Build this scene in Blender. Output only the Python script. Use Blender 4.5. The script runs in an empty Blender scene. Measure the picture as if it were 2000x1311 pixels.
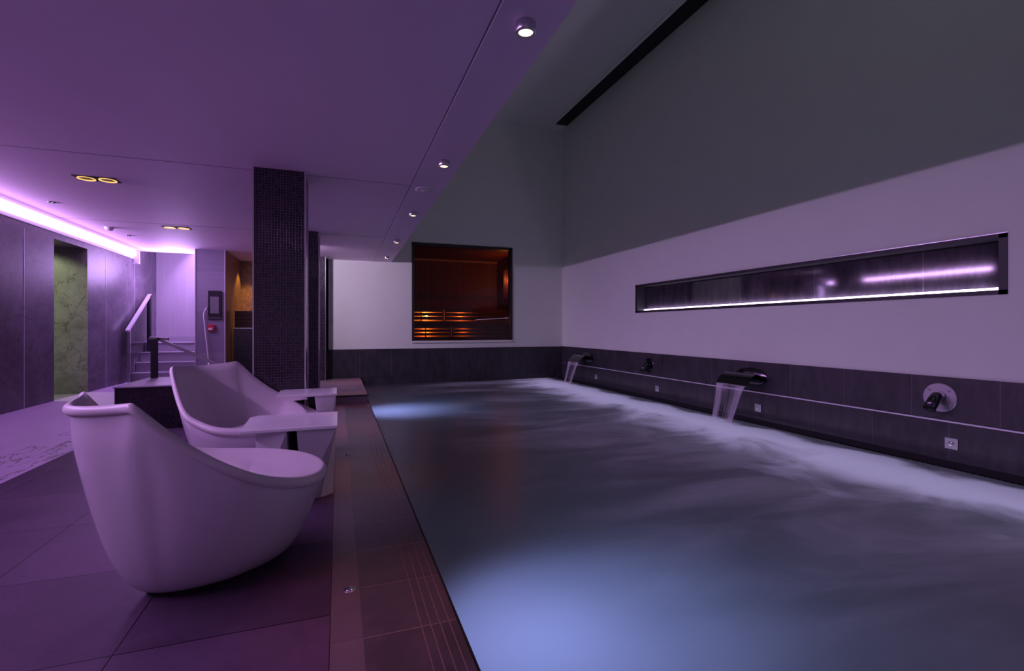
import bpy, bmesh, math, random
import numpy as np
from mathutils import Vector, Matrix
random.seed(4)
scene = bpy.context.scene
COL = scene.collection

# ------------------------------------------------------------------ camera
F_PX = 944.0
YAW = math.atan(339 / F_PX)
cd = bpy.data.cameras.new('camera')
cam = bpy.data.objects.new('camera', cd)
COL.objects.link(cam)
cam.location = (0, 0, 1.2)
cam.rotation_euler = (math.pi / 2, 0, -YAW)
cd.sensor_width = 36
cd.lens = F_PX / 2000 * 36
cd.shift_y = -14.5 / 2000
cd.clip_start = 0.05
scene.camera = cam

# ------------------------------------------------------------------ world, exposure
w = bpy.data.worlds.new('world')
scene.world = w
w.use_nodes = True
w.node_tree.nodes['Background'].inputs[0].default_value = (0.66, 0.38, 0.86, 1)
w.node_tree.nodes['Background'].inputs[1].default_value = 0.35
vs = scene.view_settings
vs.view_transform = 'Standard'
vs.look = 'None'
vs.exposure = 0.0
vs.gamma = 1.0
vs.use_curve_mapping = False
scene.cycles.use_denoising = True
scene.cycles.max_bounces = 8
scene.cycles.diffuse_bounces = 5
scene.cycles.sample_clamp_indirect = 6

# ------------------------------------------------------------------ lights of the place, plus added fills
def light(name, kind, loc, color, energy, rot=None, target=None, **kw):
    d = bpy.data.lights.new(name, kind)
    d.color = color
    d.energy = energy
    for k, v in kw.items():
        setattr(d, k, v)
    o = bpy.data.objects.new(name, d)
    COL.objects.link(o)
    o.location = loc
    if target is not None:
        o.rotation_euler = (Vector(target) - Vector(loc)).to_track_quat('-Z', 'Y').to_euler()
    elif rot:
        o.rotation_euler = rot
    return o

COVE = (0.74, 0.41, 1.0)
COVE_STRENGTH = 4.0
COVE_Y0 = 0.6
ZC = 2.65            # low ceiling
ZH = 6.10            # high ceiling over the pool
YB = 10.9            # back wall
XR = 5.24            # right wall
XL = -3.6            # left wall
XP = 0.458           # pool edge
ZW = -0.03           # water level
# underwater pool lamps in the pool wall below the deck edge
for py, e in ((1.75, 84), (7.35, 84)):
    light('pool_lamp', 'SPOT', (0.72, py, -0.62), (0.44, 0.47, 1.0), e, target=(0.86, py, 0.0),
          spot_size=math.radians(116), spot_blend=0.55, shadow_soft_size=0.05)
    light('pool_lamp_spill', 'POINT', (1.5, py + 0.1, -0.9), (0.40, 0.55, 1.0), e * 0.24, shadow_soft_size=0.2)
# linear lamp in the cove profile
light('cove_lamp', 'AREA', (XL + 0.075, (COVE_Y0 + 10.82) / 2, 2.592), COVE, 116, rot=(0, -math.radians(90 - 22), 0),
      shape='RECTANGLE', size=0.035, size_y=10.82 - COVE_Y0, spread=math.radians(105))
# added fill under the foam to brighten it, no known lamps there
light('foam_fill', 'AREA', (4.35, 5.2, -0.75), (0.84, 0.66, 1.0), 40, rot=(math.pi, 0, math.pi / 2), shape='RECTANGLE', size=11.0, size_y=0.5)
# added violet fill brightening the rear deck and back wall, no fitting there
light('rear_fill', 'SPOT', (-0.9, 8.9, 2.60), (0.86, 0.62, 1.0), 135, target=(0.35, 10.9, 1.35),
      spot_size=math.radians(120), spot_blend=0.7, shadow_soft_size=0.06)
# stair shaft wash
light('stair_wash', 'SPOT', (-2.75, 11.75, 3.35), (0.66, 0.36, 1.0), 150, target=(-2.72, 12.0, 1.1),
      spot_size=math.radians(70), spot_blend=0.6, shadow_soft_size=0.05)
light('stair_glow', 'POINT', (-2.95, 10.9, 2.3), (0.66, 0.40, 1.0), 60, shadow_soft_size=0.3)
# doorway room lamp (greenish)
light('doorway_lamp', 'SPOT', (-4.9, 8.3, 2.7), (0.82, 0.92, 0.58), 90, target=(-4.0, 9.1, 1.0),
      spot_size=math.radians(75), spot_blend=0.35, shadow_soft_size=0.05)
# shower alcove lamps (warm)
light('alcove_lamp', 'SPOT', (-1.72, 11.45, 2.58), (1.0, 0.50, 0.12), 34, target=(-1.93, 11.45, 1.0),
      spot_size=math.radians(80), spot_blend=0.5, shadow_soft_size=0.03)
light('alcove_lamp', 'SPOT', (-1.15, 11.35, 2.58), (1.0, 0.42, 0.12), 34, target=(-1.2, 11.8, 1.4),
      spot_size=math.radians(100), spot_blend=0.5, shadow_soft_size=0.03)
# added dim fill high over the pool, without a fixture
light('void_fill', 'AREA', (3.0, 1.0, 5.9), (0.84, 0.90, 0.84), 6, target=(3.2, 8.0, 4.2), shape='RECTANGLE', size=3.0, size_y=0.5)

# ------------------------------------------------------------------ helpers
def nt_new(name):
    m = bpy.data.materials.new(name)
    m.use_nodes = True
    nt = m.node_tree
    for n in list(nt.nodes):
        nt.nodes.remove(n)
    out = nt.nodes.new('ShaderNodeOutputMaterial')
    return m, nt, out

class N:
    """tiny node-graph helper"""
    def __init__(s, nt): s.nt = nt
    def node(s, t, **kw):
        n = s.nt.nodes.new(t)
        for k, v in kw.items(): setattr(n, k, v)
        return n
    def link(s, a, b): s.nt.links.new(a, b)
    def setin(s, n, key, v):
        if isinstance(v, bpy.types.NodeSocket): s.link(v, n.inputs[key])
        else: n.inputs[key].default_value = v
    def math(s, op, a, b=0.0, c=None, clamp=False):
        n = s.node('ShaderNodeMath', operation=op, use_clamp=clamp)
        s.setin(n, 0, a); s.setin(n, 1, b)
        if c is not None: s.setin(n, 2, c)
        return n.outputs[0]
    def mix(s, f, a, b):
        n = s.node('ShaderNodeMix', data_type='RGBA')
        s.setin(n, 'Factor', f)
        s.setin(n, 6, a if isinstance(a, bpy.types.NodeSocket) else (*a, 1))
        s.setin(n, 7, b if isinstance(b, bpy.types.NodeSocket) else (*b, 1))
        return n.outputs[2]
    def ramp(s, v, lo, hi, smooth=True):
        n = s.node('ShaderNodeMapRange')
        n.interpolation_type = 'SMOOTHSTEP' if smooth else 'LINEAR'
        s.setin(n, 0, v); s.setin(n, 1, lo); s.setin(n, 2, hi)
        return n.outputs[0]
    def noise(s, vec, scale, detail=4, rough=0.55, dist=0.0):
        n = s.node('ShaderNodeTexNoise')
        s.setin(n, 'Scale', scale); s.setin(n, 'Detail', detail); s.setin(n, 'Roughness', rough); s.setin(n, 'Distortion', dist)
        if vec is not None: s.link(vec, n.inputs['Vector'])
        return n.outputs['Fac']
    def coords(s, kind='Object'):
        return s.node('ShaderNodeTexCoord').outputs[kind]
    def mapping(s, vec, scale=(1, 1, 1), loc=(0, 0, 0), rot=(0, 0, 0)):
        n = s.node('ShaderNodeMapping')
        n.inputs['Scale'].default_value = scale
        n.inputs['Location'].default_value = loc
        n.inputs['Rotation'].default_value = rot
        s.link(vec, n.inputs['Vector'])
        return n.outputs[0]
    def bump(s, h, strength=0.3, dist=0.01):
        n = s.node('ShaderNodeBump')
        n.inputs['Strength'].default_value = strength
        n.inputs['Distance'].default_value = dist
        s.link(h, n.inputs['Height'])
        return n.outputs[0]
    def principled(s, out, color, rough=0.5, metal=0.0, normal=None, spec=0.5, coat=0.0, emis=None, estr=0.0):
        p = s.node('ShaderNodeBsdfPrincipled')
        s.setin(p, 'Base Color', color if isinstance(color, bpy.types.NodeSocket) else (*color, 1))
        s.setin(p, 'Roughness', rough); s.setin(p, 'Metallic', metal)
        s.setin(p, 'Specular IOR Level', spec); s.setin(p, 'Coat Weight', coat)
        p.inputs['Coat Roughness'].default_value = 0.12
        if emis:
            p.inputs['Emission Color'].default_value = (*emis, 1)
            p.inputs['Emission Strength'].default_value = estr
        if normal is not None: s.link(normal, p.inputs['Normal'])
        s.link(p.outputs[0], out.inputs[0])
        return p

def m_plain(name, color, rough=0.5, metal=0.0, noise_amt=0.12, nscale=9.0, bump=0.08, spec=0.5, coat=0.0, emis=None, estr=0.0):
    m, nt, out = nt_new(name)
    g = N(nt)
    v = g.coords('Object')
    f = g.noise(v, nscale, 5)
    c = g.mix(f, tuple(x * (1 - noise_amt) for x in color), tuple(min(1, x * (1 + noise_amt)) for x in color))
    nrm = g.bump(g.noise(v, nscale * 8, 3), bump, 0.004) if bump else None
    g.principled(out, c, rough, metal, nrm, spec, coat, emis, estr)
    return m

def m_emit(name, color, strength):
    m, nt, out = nt_new(name)
    e = nt.nodes.new('ShaderNodeEmission')
    e.inputs[0].default_value = (*color, 1)
    e.inputs[1].default_value = strength
    nt.links.new(e.outputs[0], out.inputs[0])
    return m

def m_tile(name, c1, c2, cm, w_, h_, mortar=0.004, offset=0.0, loc=(0, 0, 0), rough=0.35, nscale=(3, 3, 3), bump=0.25, rough_var=0.2, blotch=0.5, freq=2, spec=0.5):
    """grid of tiles in UV metres; c1..c2 stone variation, cm joint colour"""
    m, nt, out = nt_new(name)
    g = N(nt)
    uv = g.mapping(g.coords('UV'), loc=loc)
    b = g.node('ShaderNodeTexBrick')
    b.offset = offset
    b.offset_frequency = freq
    b.squash = 1.0
    b.inputs['Scale'].default_value = 1.0
    b.inputs['Brick Width'].default_value = w_
    b.inputs['Row Height'].default_value = h_
    b.inputs['Mortar Size'].default_value = mortar
    b.inputs['Mortar Smooth'].default_value = 0.1
    b.inputs['Bias'].default_value = 0.0
    b.inputs['Color1'].default_value = (0, 0, 0, 1)
    b.inputs['Color2'].default_value = (1, 1, 1, 1)
    b.inputs['Mortar'].default_value = (0.5, 0.5, 0.5, 1)
    g.link(uv, b.inputs['Vector'])
    nv = g.mapping(g.coords('UV'), scale=nscale)
    nz = g.noise(nv, 1.6, 7, 0.62)
    fine = g.noise(nv, 26, 4, 0.6)
    sep = g.node('ShaderNodeSeparateColor')
    g.link(b.outputs['Color'], sep.inputs[0])
    t = g.math('ADD', g.math('MULTIPLY', nz, blotch), g.math('MULTIPLY', fine, 0.25))
    t = g.math('ADD', t, g.math('MULTIPLY', sep.outputs[0], 1 - blotch), clamp=True)
    t = g.ramp(t, 0.25, 0.95)
    c = g.mix(t, c1, c2)
    c = g.mix(b.outputs['Fac'], c, cm)
    r = g.math('ADD', rough, g.math('MULTIPLY', g.math('SUBTRACT', nz, 0.5), rough_var))
    hgt = g.math('ADD', g.math('MULTIPLY', b.outputs['Fac'], -1.0), g.math('MULTIPLY', fine, 0.25))
    g.principled(out, c, r, 0, g.bump(hgt, bump, 0.003), spec)
    return m

def m_marble(name, c1, c2, vein, rough=0.4):
    m, nt, out = nt_new(name)
    g = N(nt)
    v = g.coords('Object')
    base = g.noise(v, 1.3, 8, 0.65, 0.6)
    v2 = g.noise(v, 1.1, 9, 0.6, 1.6)
    vein_f = g.math('ABSOLUTE', g.math('SUBTRACT', v2, 0.5))
    vein_f = g.math('SUBTRACT', 1.0, g.ramp(vein_f, 0.0, 0.012))
    v3 = g.noise(v, 3.1, 7, 0.6, 1.2)
    vf2 = g.math('SUBTRACT', 1.0, g.ramp(g.math('ABSOLUTE', g.math('SUBTRACT', v3, 0.5)), 0.0, 0.012))
    vv = g.math('MAXIMUM', g.math('MULTIPLY', vein_f, 0.75), g.math('MULTIPLY', vf2, 0.4))
    c = g.mix(g.ramp(base, 0.3, 0.7), c1, c2)
    c = g.mix(vv, c, vein)
    c = g.mix(g.math('MULTIPLY', g.noise(v, 14, 6, 0.7), 0.35), c, vein)
    g.principled(out, c, rough, 0, g.bump(g.noise(v, 30, 3), 0.08, 0.003))
    return m

def m_wood(name, c1, c2, plank, axis=0, rough=0.55):
    """planks running perpendicular to the UV axis"""
    m, nt, out = nt_new(name)
    g = N(nt)
    uv = g.coords('UV')
    s = g.node('ShaderNodeSeparateXYZ'); g.link(uv, s.inputs[0])
    a = s.outputs[axis]
    fr = g.math('FRACT', g.math('DIVIDE', a, plank))
    gap = g.math('LESS_THAN', g.math('MINIMUM', fr, g.math('SUBTRACT', 1.0, fr)), 0.06)
    sc = (1, 14, 1) if axis == 1 else (14, 1, 1)
    n = g.noise(g.mapping(uv, scale=sc), 2.0, 5, 0.6, 0.4)
    c = g.mix(n, c1, c2)
    c = g.mix(gap, c, tuple(x * 0.12 for x in c1))
    g.principled(out, c, rough, 0, g.bump(g.math('MULTIPLY', gap, -1.0), 0.5, 0.004))
    return m

def m_glass(name, tint=(1, 1, 1), refl=0.06, rough=0.01):
    m, nt, out = nt_new(name)
    g = N(nt)
    t = g.node('ShaderNodeBsdfTransparent'); t.inputs[0].default_value = (*tint, 1)
    gl = g.node('ShaderNodeBsdfGlossy'); gl.inputs['Roughness'].default_value = rough
    mx = g.node('ShaderNodeMixShader'); lw = g.node('ShaderNodeFresnel'); lw.inputs[0].default_value = 1.45
    g.link(g.math('MULTIPLY', lw.outputs[0], refl / 0.04, clamp=True), mx.inputs[0])
    g.link(t.outputs[0], mx.inputs[1]); g.link(gl.outputs[0], mx.inputs[2])
    g.link(mx.outputs[0], out.inputs[0])
    return m

class MB:
    """mesh builder with planar UVs in metres"""
    def __init__(s): s.v = []; s.f = []
    def quad(s, a, b, c, d):
        i = len(s.v); s.v += [tuple(a), tuple(b), tuple(c), tuple(d)]; s.f.append((i, i + 1, i + 2, i + 3)); return s
    def tri(s, a, b, c):
        i = len(s.v); s.v += [tuple(a), tuple(b), tuple(c)]; s.f.append((i, i + 1, i + 2)); return s
    def box(s, x0, x1, y0, y1, z0, z1):
        i = len(s.v)
        s.v += [(x0, y0, z0), (x1, y0, z0), (x1, y1, z0), (x0, y1, z0), (x0, y0, z1), (x1, y0, z1), (x1, y1, z1), (x0, y1, z1)]
        for q in ((0, 3, 2, 1), (4, 5, 6, 7), (0, 1, 5, 4), (1, 2, 6, 5), (2, 3, 7, 6), (3, 0, 4, 7)):
            s.f.append(tuple(i + k for k in q))
        return s
    def bar(s, a, b, w_, h_, up=(0, 0, 1)):
        a = Vector(a); b = Vector(b); d = (b - a).normalized()
        side = d.cross(Vector(up))
        if side.length < 1e-4: side = d.cross(Vector((0, 1, 0)))
        side.normalize(); u = side.cross(d).normalized()
        i = len(s.v)
        for p in (a, b):
            for sx, sy in ((-1, -1), (1, -1), (1, 1), (-1, 1)):
                s.v.append(tuple(p + side * sx * w_ / 2 + u * sy * h_ / 2))
        for q in ((0, 1, 2, 3), (7, 6, 5, 4), (0, 4, 5, 1), (1, 5, 6, 2), (2, 6, 7, 3), (3, 7, 4, 0)):
            s.f.append(tuple(i + k for k in q))
        return s
    def tube(s, pts, r, n=12, caps=True):
        pts = [Vector(p) for p in pts]
        rs = r if isinstance(r, (list, tuple)) else [r] * len(pts)
        base = len(s.v); prev = None
        for k, p in enumerate(pts):
            t = (pts[min(k + 1, len(pts) - 1)] - pts[max(k - 1, 0)]).normalized()
            if prev is None:
                ref = Vector((0, 0, 1)) if abs(t.z) < 0.9 else Vector((1, 0, 0))
                a = t.cross(ref).normalized()
            else:
                a = (prev - t * prev.dot(t)).normalized()
            prev = a; b = t.cross(a)
            for j in range(n):
                q = 2 * math.pi * j / n
                s.v.append(tuple(p + (a * math.cos(q) + b * math.sin(q)) * rs[k]))
        for k in range(len(pts) - 1):
            for j in range(n):
                j2 = (j + 1) % n
                s.f.append((base + k * n + j, base + k * n + j2, base + (k + 1) * n + j2, base + (k + 1) * n + j))
        if caps:
            s.f.append(tuple(base + j for j in range(n))[::-1])
            s.f.append(tuple(base + (len(pts) - 1) * n + j for j in range(n)))
        return s
    def lathe(s, prof, origin=(0, 0, 0), axis=(0, 0, 1), n=32, close=True):
        """prof = [(radius, height)] along axis"""
        ax = Vector(axis).normalized(); o = Vector(origin)
        ref = Vector((0, 0, 1)) if abs(ax.z) < 0.9 else Vector((1, 0, 0))
        a = ax.cross(ref).normalized(); b = ax.cross(a)
        base = len(s.v)
        for r, h in prof:
            for j in range(n):
                q = 2 * math.pi * j / n
                s.v.append(tuple(o + ax * h + (a * math.cos(q) + b * math.sin(q)) * max(r, 1e-5)))
        for k in range(len(prof) - 1):
            for j in range(n):
                j2 = (j + 1) % n
                s.f.append((base + k * n + j, base + k * n + j2, base + (k + 1) * n + j2, base + (k + 1) * n + j))
        if close:
            s.f.append(tuple(base + j for j in range(n))[::-1])
            s.f.append(tuple(base + (len(prof) - 1) * n + j for j in range(n)))
        return s
    def grid(s, rows, closed_u=False):
        base = len(s.v); nr = len(rows); nc = len(rows[0])
        for r in rows: s.v += [tuple(p) for p in r]
        for i in range(nr - 1):
            for j in range(nc if closed_u else nc - 1):
                j2 = (j + 1) % nc
                s.f.append((base + i * nc + j, base + i * nc + j2, base + (i + 1) * nc + j2, base + (i + 1) * nc + j))
        return s
    def build(s, name, mat, parent=None, smooth=False, bevel=0.0, loc=None, recalc=True):
        me = bpy.data.meshes.new(name)
        o = bpy.data.objects.new(name, me)
        off = Vector(loc) if loc else Vector((0, 0, 0))
        me.from_pydata([tuple(Vector(p) - off) for p in s.v], [], s.f)
        bm = bmesh.new(); bm.from_mesh(me)
        bmesh.ops.remove_doubles(bm, verts=bm.verts, dist=1e-5)
        if recalc: bmesh.ops.recalc_face_normals(bm, faces=bm.faces)
        uvl = bm.loops.layers.uv.new('UVMap')
        for f in bm.faces:
            n = f.normal
            ax = max(range(3), key=lambda k: abs(n[k]))
            for l in f.loops:
                p = l.vert.co + off
                l[uvl].uv = ((p.y, p.z), (p.x, p.z), (p.x, p.y))[ax]
        bm.to_mesh(me); bm.free()
        if smooth:
            for p in me.polygons: p.use_smooth = True
        me.materials.append(mat)
        COL.objects.link(o)
        o.location = off
        if parent is not None:
            o.parent = parent
            o.location = off - Vector(parent.location) if parent.get('_abs') else off
        if bevel:
            b = o.modifiers.new('bevel', 'BEVEL'); b.width = bevel; b.segments = 2; b.limit_method = 'ANGLE'; b.angle_limit = math.radians(40)
        return o

def tag(o, label=None, cat=None, group=None, kind=None):
    if label: o['label'] = label
    if cat: o['category'] = cat
    if group: o['group'] = group
    if kind: o['kind'] = kind
    return o
def struct(o): o['kind'] = 'structure'; return o
def empty(name, loc=(0, 0, 0), rz=0.0):
    o = bpy.data.objects.new(name, None); COL.objects.link(o)
    o.location = loc; o.rotation_euler = (0, 0, rz); o.empty_display_size = 0.1
    return o
def copy_tree(o, parent=None):
    c = o.copy(); COL.objects.link(c); c.parent = parent
    for ch in list(o.children): copy_tree(ch, c)
    return c

# ------------------------------------------------------------------ materials
M = {}
M['plaster'] = m_plain('off_white_plaster', (0.67, 0.73, 0.65), 0.75, nscale=2.5, noise_amt=0.05, bump=0.06)
M['ceiling'] = m_plain('ceiling_paint', (0.84, 0.68, 0.85), 0.6, nscale=2.0, noise_amt=0.04, bump=0.03)
M['floor'] = m_tile('floor_stone_tile', (0.055, 0.032, 0.060), (0.135, 0.080, 0.145), (0.012, 0.008, 0.012), 0.75, 0.75, 0.003,
                    loc=(0.78, -2.16 + 0.75 * 3, 0), rough=0.42, nscale=(1.2, 1.2, 1.2), bump=0.15, blotch=0.75, spec=0.14)
M['strip'] = m_tile('deck_strip_stone', (0.12, 0.085, 0.10), (0.18, 0.13, 0.15), (0.08, 0.06, 0.07), 5.0, 0.77, 0.002,
                    loc=(2, 0.35, 0), rough=0.38, bump=0.2, blotch=0.8)
M['edge'] = m_tile('deck_edge_stone', (0.045, 0.032, 0.042), (0.11, 0.08, 0.095), (0.28, 0.18, 0.20), 5.0, 0.385, 0.0022,
                   loc=(2, 0.36, 0), rough=0.36, nscale=(5, 5, 5), bump=0.3, blotch=0.8)
def cove_lit_stone():
    m, nt, out = nt_new('cove_lit_wet_stone')
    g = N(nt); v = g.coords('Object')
    c = g.mix(g.noise(v, 3, 5), (0.74, 0.56, 0.86), (0.86, 0.68, 0.95))  # cove light reflected on the floor is put into this pale lilac
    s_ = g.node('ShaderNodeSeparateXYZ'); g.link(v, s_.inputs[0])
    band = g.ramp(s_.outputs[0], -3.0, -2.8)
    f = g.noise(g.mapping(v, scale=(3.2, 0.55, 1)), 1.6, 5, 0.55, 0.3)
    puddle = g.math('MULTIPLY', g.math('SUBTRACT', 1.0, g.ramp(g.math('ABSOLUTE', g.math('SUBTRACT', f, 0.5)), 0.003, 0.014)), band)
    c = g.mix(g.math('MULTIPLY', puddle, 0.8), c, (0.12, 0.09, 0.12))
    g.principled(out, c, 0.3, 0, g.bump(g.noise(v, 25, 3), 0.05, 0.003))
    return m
M['ramp'] = cove_lit_stone()
M['dado'] = m_tile('dark_wall_tile', (0.012, 0.011, 0.014), (0.050, 0.045, 0.056), (0.13, 0.12, 0.14), 0.665, 20.0, 0.0022,
                   rough=0.42, nscale=(6, 2.2, 1), bump=0.25, blotch=0.9, loc=(0.23, 5, 0))
M['dado_low'] = m_tile('dark_wall_tile_lower', (0.012, 0.011, 0.014), (0.050, 0.045, 0.056), (0.10, 0.09, 0.11), 0.665, 20.0, 0.0018,
                   rough=0.42, nscale=(6, 2.2, 1), bump=0.25, blotch=0.9, loc=(0.53, 5, 0))
M['mosaic'] = m_tile('black_glass_mosaic', (0.003, 0.002, 0.004), (0.022, 0.014, 0.027), (0.055, 0.045, 0.062), 0.025, 0.025, 0.0018,
                     rough=0.22, nscale=(3, 3, 3), bump=0.4, blotch=0.35)
M['mosaic_warm'] = m_tile('brown_mosaic', (0.20, 0.11, 0.05), (0.36, 0.22, 0.12), (0.14, 0.08, 0.05), 0.025, 0.025, 0.0016,
                     rough=0.4, nscale=(3, 3, 3), bump=0.2, blotch=0.35)
M['marble'] = m_marble('grey_marble', (0.11, 0.09, 0.12), (0.26, 0.22, 0.27), (0.03, 0.025, 0.035))
M['marble_pale'] = m_marble('pale_marble', (0.26, 0.26, 0.22), (0.50, 0.50, 0.44), (0.09, 0.09, 0.08))
M['stair'] = m_tile('stair_stone', (0.32, 0.29, 0.34), (0.46, 0.42, 0.48), (0.2, 0.18, 0.2), 2.0, 3.0, 0.001, rough=0.45)
M['curtain'] = m_tile('stair_back_stone', (0.34, 0.31, 0.36), (0.50, 0.46, 0.52), (0.3, 0.28, 0.3), 20.0, 20.0, 0.001, rough=0.4, nscale=(16, 0.5, 1))
M['pillar_stone'] = m_tile('pillar_stone', (0.24, 0.21, 0.30), (0.36, 0.32, 0.42), (0.2, 0.18, 0.22), 3.0, 0.75, 0.002, rough=0.5, nscale=(0.8, 10, 1))
M['steel'] = m_plain('brushed_steel', (0.62, 0.60, 0.64), 0.28, 1.0, noise_amt=0.05, bump=0.02)
M['chrome'] = m_plain('polished_chrome', (0.75, 0.74, 0.76), 0.10, 1.0, noise_amt=0.03, bump=0.0)
M['dark_chrome'] = m_plain('dark_chrome', (0.11, 0.10, 0.12), 0.18, 1.0, noise_amt=0.03, bump=0.0)
M['trim'] = m_plain('pale_metal_trim', (0.80, 0.76, 0.84), 0.4, 0.3, noise_amt=0.03, bump=0.0)
M['frame'] = m_plain('dark_grey_frame', (0.022, 0.022, 0.026), 0.45, 0.2, noise_amt=0.05)
M['black'] = m_plain('matt_black', (0.006, 0.006, 0.008), 0.8, noise_amt=0.1)
M['shell'] = m_plain('white_glossy_shell', (0.68, 0.62, 0.70), 0.20, noise_amt=0.01, bump=0.0, coat=0.4)
M['vinyl'] = m_plain('white_vinyl', (0.66, 0.60, 0.64), 0.42, noise_amt=0.05, nscale=5, bump=0.06)
M['white'] = m_plain('white_lacquer', (0.78, 0.76, 0.80), 0.22, noise_amt=0.02, bump=0.0, coat=0.3)
M['white_plastic'] = m_plain('white_plastic', (0.70, 0.68, 0.72), 0.4, noise_amt=0.02, bump=0.0)
M['hose'] = m_plain('white_hose_plastic', (0.80, 0.76, 0.84), 0.3, noise_amt=0.02, bump=0.0)
M['red'] = m_plain('red_plastic', (0.55, 0.03, 0.06), 0.4, noise_amt=0.03, bump=0.0)
M['notice'] = m_plain('grey_notice', (0.20, 0.19, 0.22), 0.5, noise_amt=0.25, nscale=22, bump=0)
M['niche_tile'] = m_tile('polished_black_tile', (0.012, 0.011, 0.014), (0.045, 0.04, 0.05), (0.08, 0.08, 0.09), 1.15, 20.0, 0.0035,
                         rough=0.06, rough_var=0.02, nscale=(6, 2, 1), bump=0.02, blotch=0.9, loc=(0.35, 5, 0))
M['sauna_wall'] = m_wood('sauna_wall_planks', (0.16, 0.020, 0.010), (0.24, 0.034, 0.014), 0.09, 0)
M['sauna_ceiling'] = m_wood('sauna_ceiling_planks', (0.16, 0.020, 0.010), (0.24, 0.034, 0.014), 0.09, 0)
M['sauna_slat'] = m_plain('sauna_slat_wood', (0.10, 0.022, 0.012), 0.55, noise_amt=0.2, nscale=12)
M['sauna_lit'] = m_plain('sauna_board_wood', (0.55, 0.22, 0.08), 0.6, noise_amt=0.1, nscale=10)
M['lamp_warm'] = m_emit('warm_lamp', (1.0, 0.62, 0.22), 60)
M['sauna_bulb'] = m_emit('sauna_bulb', (1.0, 0.55, 0.18), 40)
M['downlight'] = m_emit('downlight_lens', (1.0, 0.66, 0.30), 6)
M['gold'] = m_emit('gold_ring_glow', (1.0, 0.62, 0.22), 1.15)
M['cove'] = m_emit('cove_strip', COVE, COVE_STRENGTH)
M['niche_led'] = m_emit('niche_led', (0.82, 0.62, 1.0), 7.0)
M['pane'] = m_glass('clear_glass', (0.96, 0.96, 0.96), 0.04)

# water -------------------------------------------------------------
def water_material():
    m, nt, out = nt_new('pool_water')
    g = N(nt)
    v = g.coords('Object')
    s = g.node('ShaderNodeSeparateXYZ'); g.link(v, s.inputs[0])
    X, Y = s.outputs[0], s.outputs[1]
    drift = g.noise(g.mapping(v, scale=(0.8, 1.0, 1)), 1.3, 5, 0.55, 0.8)
    drift2 = g.noise(g.mapping(v, scale=(0.55, 1.5, 1), rot=(0, 0, 0.5)), 0.9, 6, 0.6, 0.5)
    fine = g.noise(v, 60, 3, 0.7)
    # foam stirred up by the spouts and jets along the wall
    lobes = g.math('MULTIPLY', g.math('SINE', g.math('MULTIPLY', Y, 5.6)), 0.09)
    xr = g.math('ADD', X, g.math('ADD', lobes, g.math('MULTIPLY', g.math('SUBTRACT', g.noise(v, 2.2, 3), 0.5), 0.5)))
    right = g.math('SUBTRACT', 1.0, g.ramp(xr, 4.72, 4.92))
    xl = g.math('ADD', X, g.math('MULTIPLY', g.math('SUBTRACT', drift, 0.5), 2.2))
    xl = g.math('ADD', xl, g.math('MULTIPLY', g.math('SINE', g.math('MULTIPLY', g.math('SUBTRACT', Y, 4.5), 2.85)), 0.12))
    left = g.ramp(xl, 3.4, 4.3)
    foam = g.math('MULTIPLY', right, left)
    # fine bubbles spreading out through the pool
    mist = g.math('MULTIPLY', g.ramp(drift2, 0.38, 0.72), g.ramp(X, 0.7, 3.4))
    mist = g.math('MULTIPLY', mist, right)
    mist = g.math('MULTIPLY', mist, 0.46)
    amt = g.math('MAXIMUM', foam, mist)
    amt = g.math('MULTIPLY', amt, g.math('ADD', 0.9, g.math('MULTIPLY', fine, 0.2)), clamp=True)
    dif = g.node('ShaderNodeBsdfDiffuse')
    g.link(g.mix(amt, (0.014, 0.018, 0.015), (0.86, 0.84, 0.88)), dif.inputs[0])
    tr = g.node('ShaderNodeBsdfTranslucent'); tr.inputs[0].default_value = (0.62, 0.72, 0.85, 1)
    mx = g.node('ShaderNodeMixShader'); g.link(g.math('ADD', 0.16, g.math('MULTIPLY', amt, 0.34)), mx.inputs[0])
    g.link(dif.outputs[0], mx.inputs[1]); g.link(tr.outputs[0], mx.inputs[2])
    gl = g.node('ShaderNodeBsdfGlossy'); gl.inputs['Roughness'].default_value = 0.34
    gl.inputs[0].default_value = (0.85, 0.85, 0.9, 1)
    nrm = g.bump(g.noise(v, 7, 4), 0.25, 0.02)
    g.link(nrm, gl.inputs['Normal'])
    fr = g.node('ShaderNodeFresnel'); fr.inputs[0].default_value = 1.33
    fac = g.math('MULTIPLY', g.math('MULTIPLY', fr.outputs[0], 0.26), g.math('SUBTRACT', 1.0, amt))
    mx2 = g.node('ShaderNodeMixShader'); g.link(fac, mx2.inputs[0])
    g.link(mx.outputs[0], mx2.inputs[1]); g.link(gl.outputs[0], mx2.inputs[2])
    g.link(mx2.outputs[0], out.inputs[0])
    return m
M['water'] = water_material()

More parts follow.
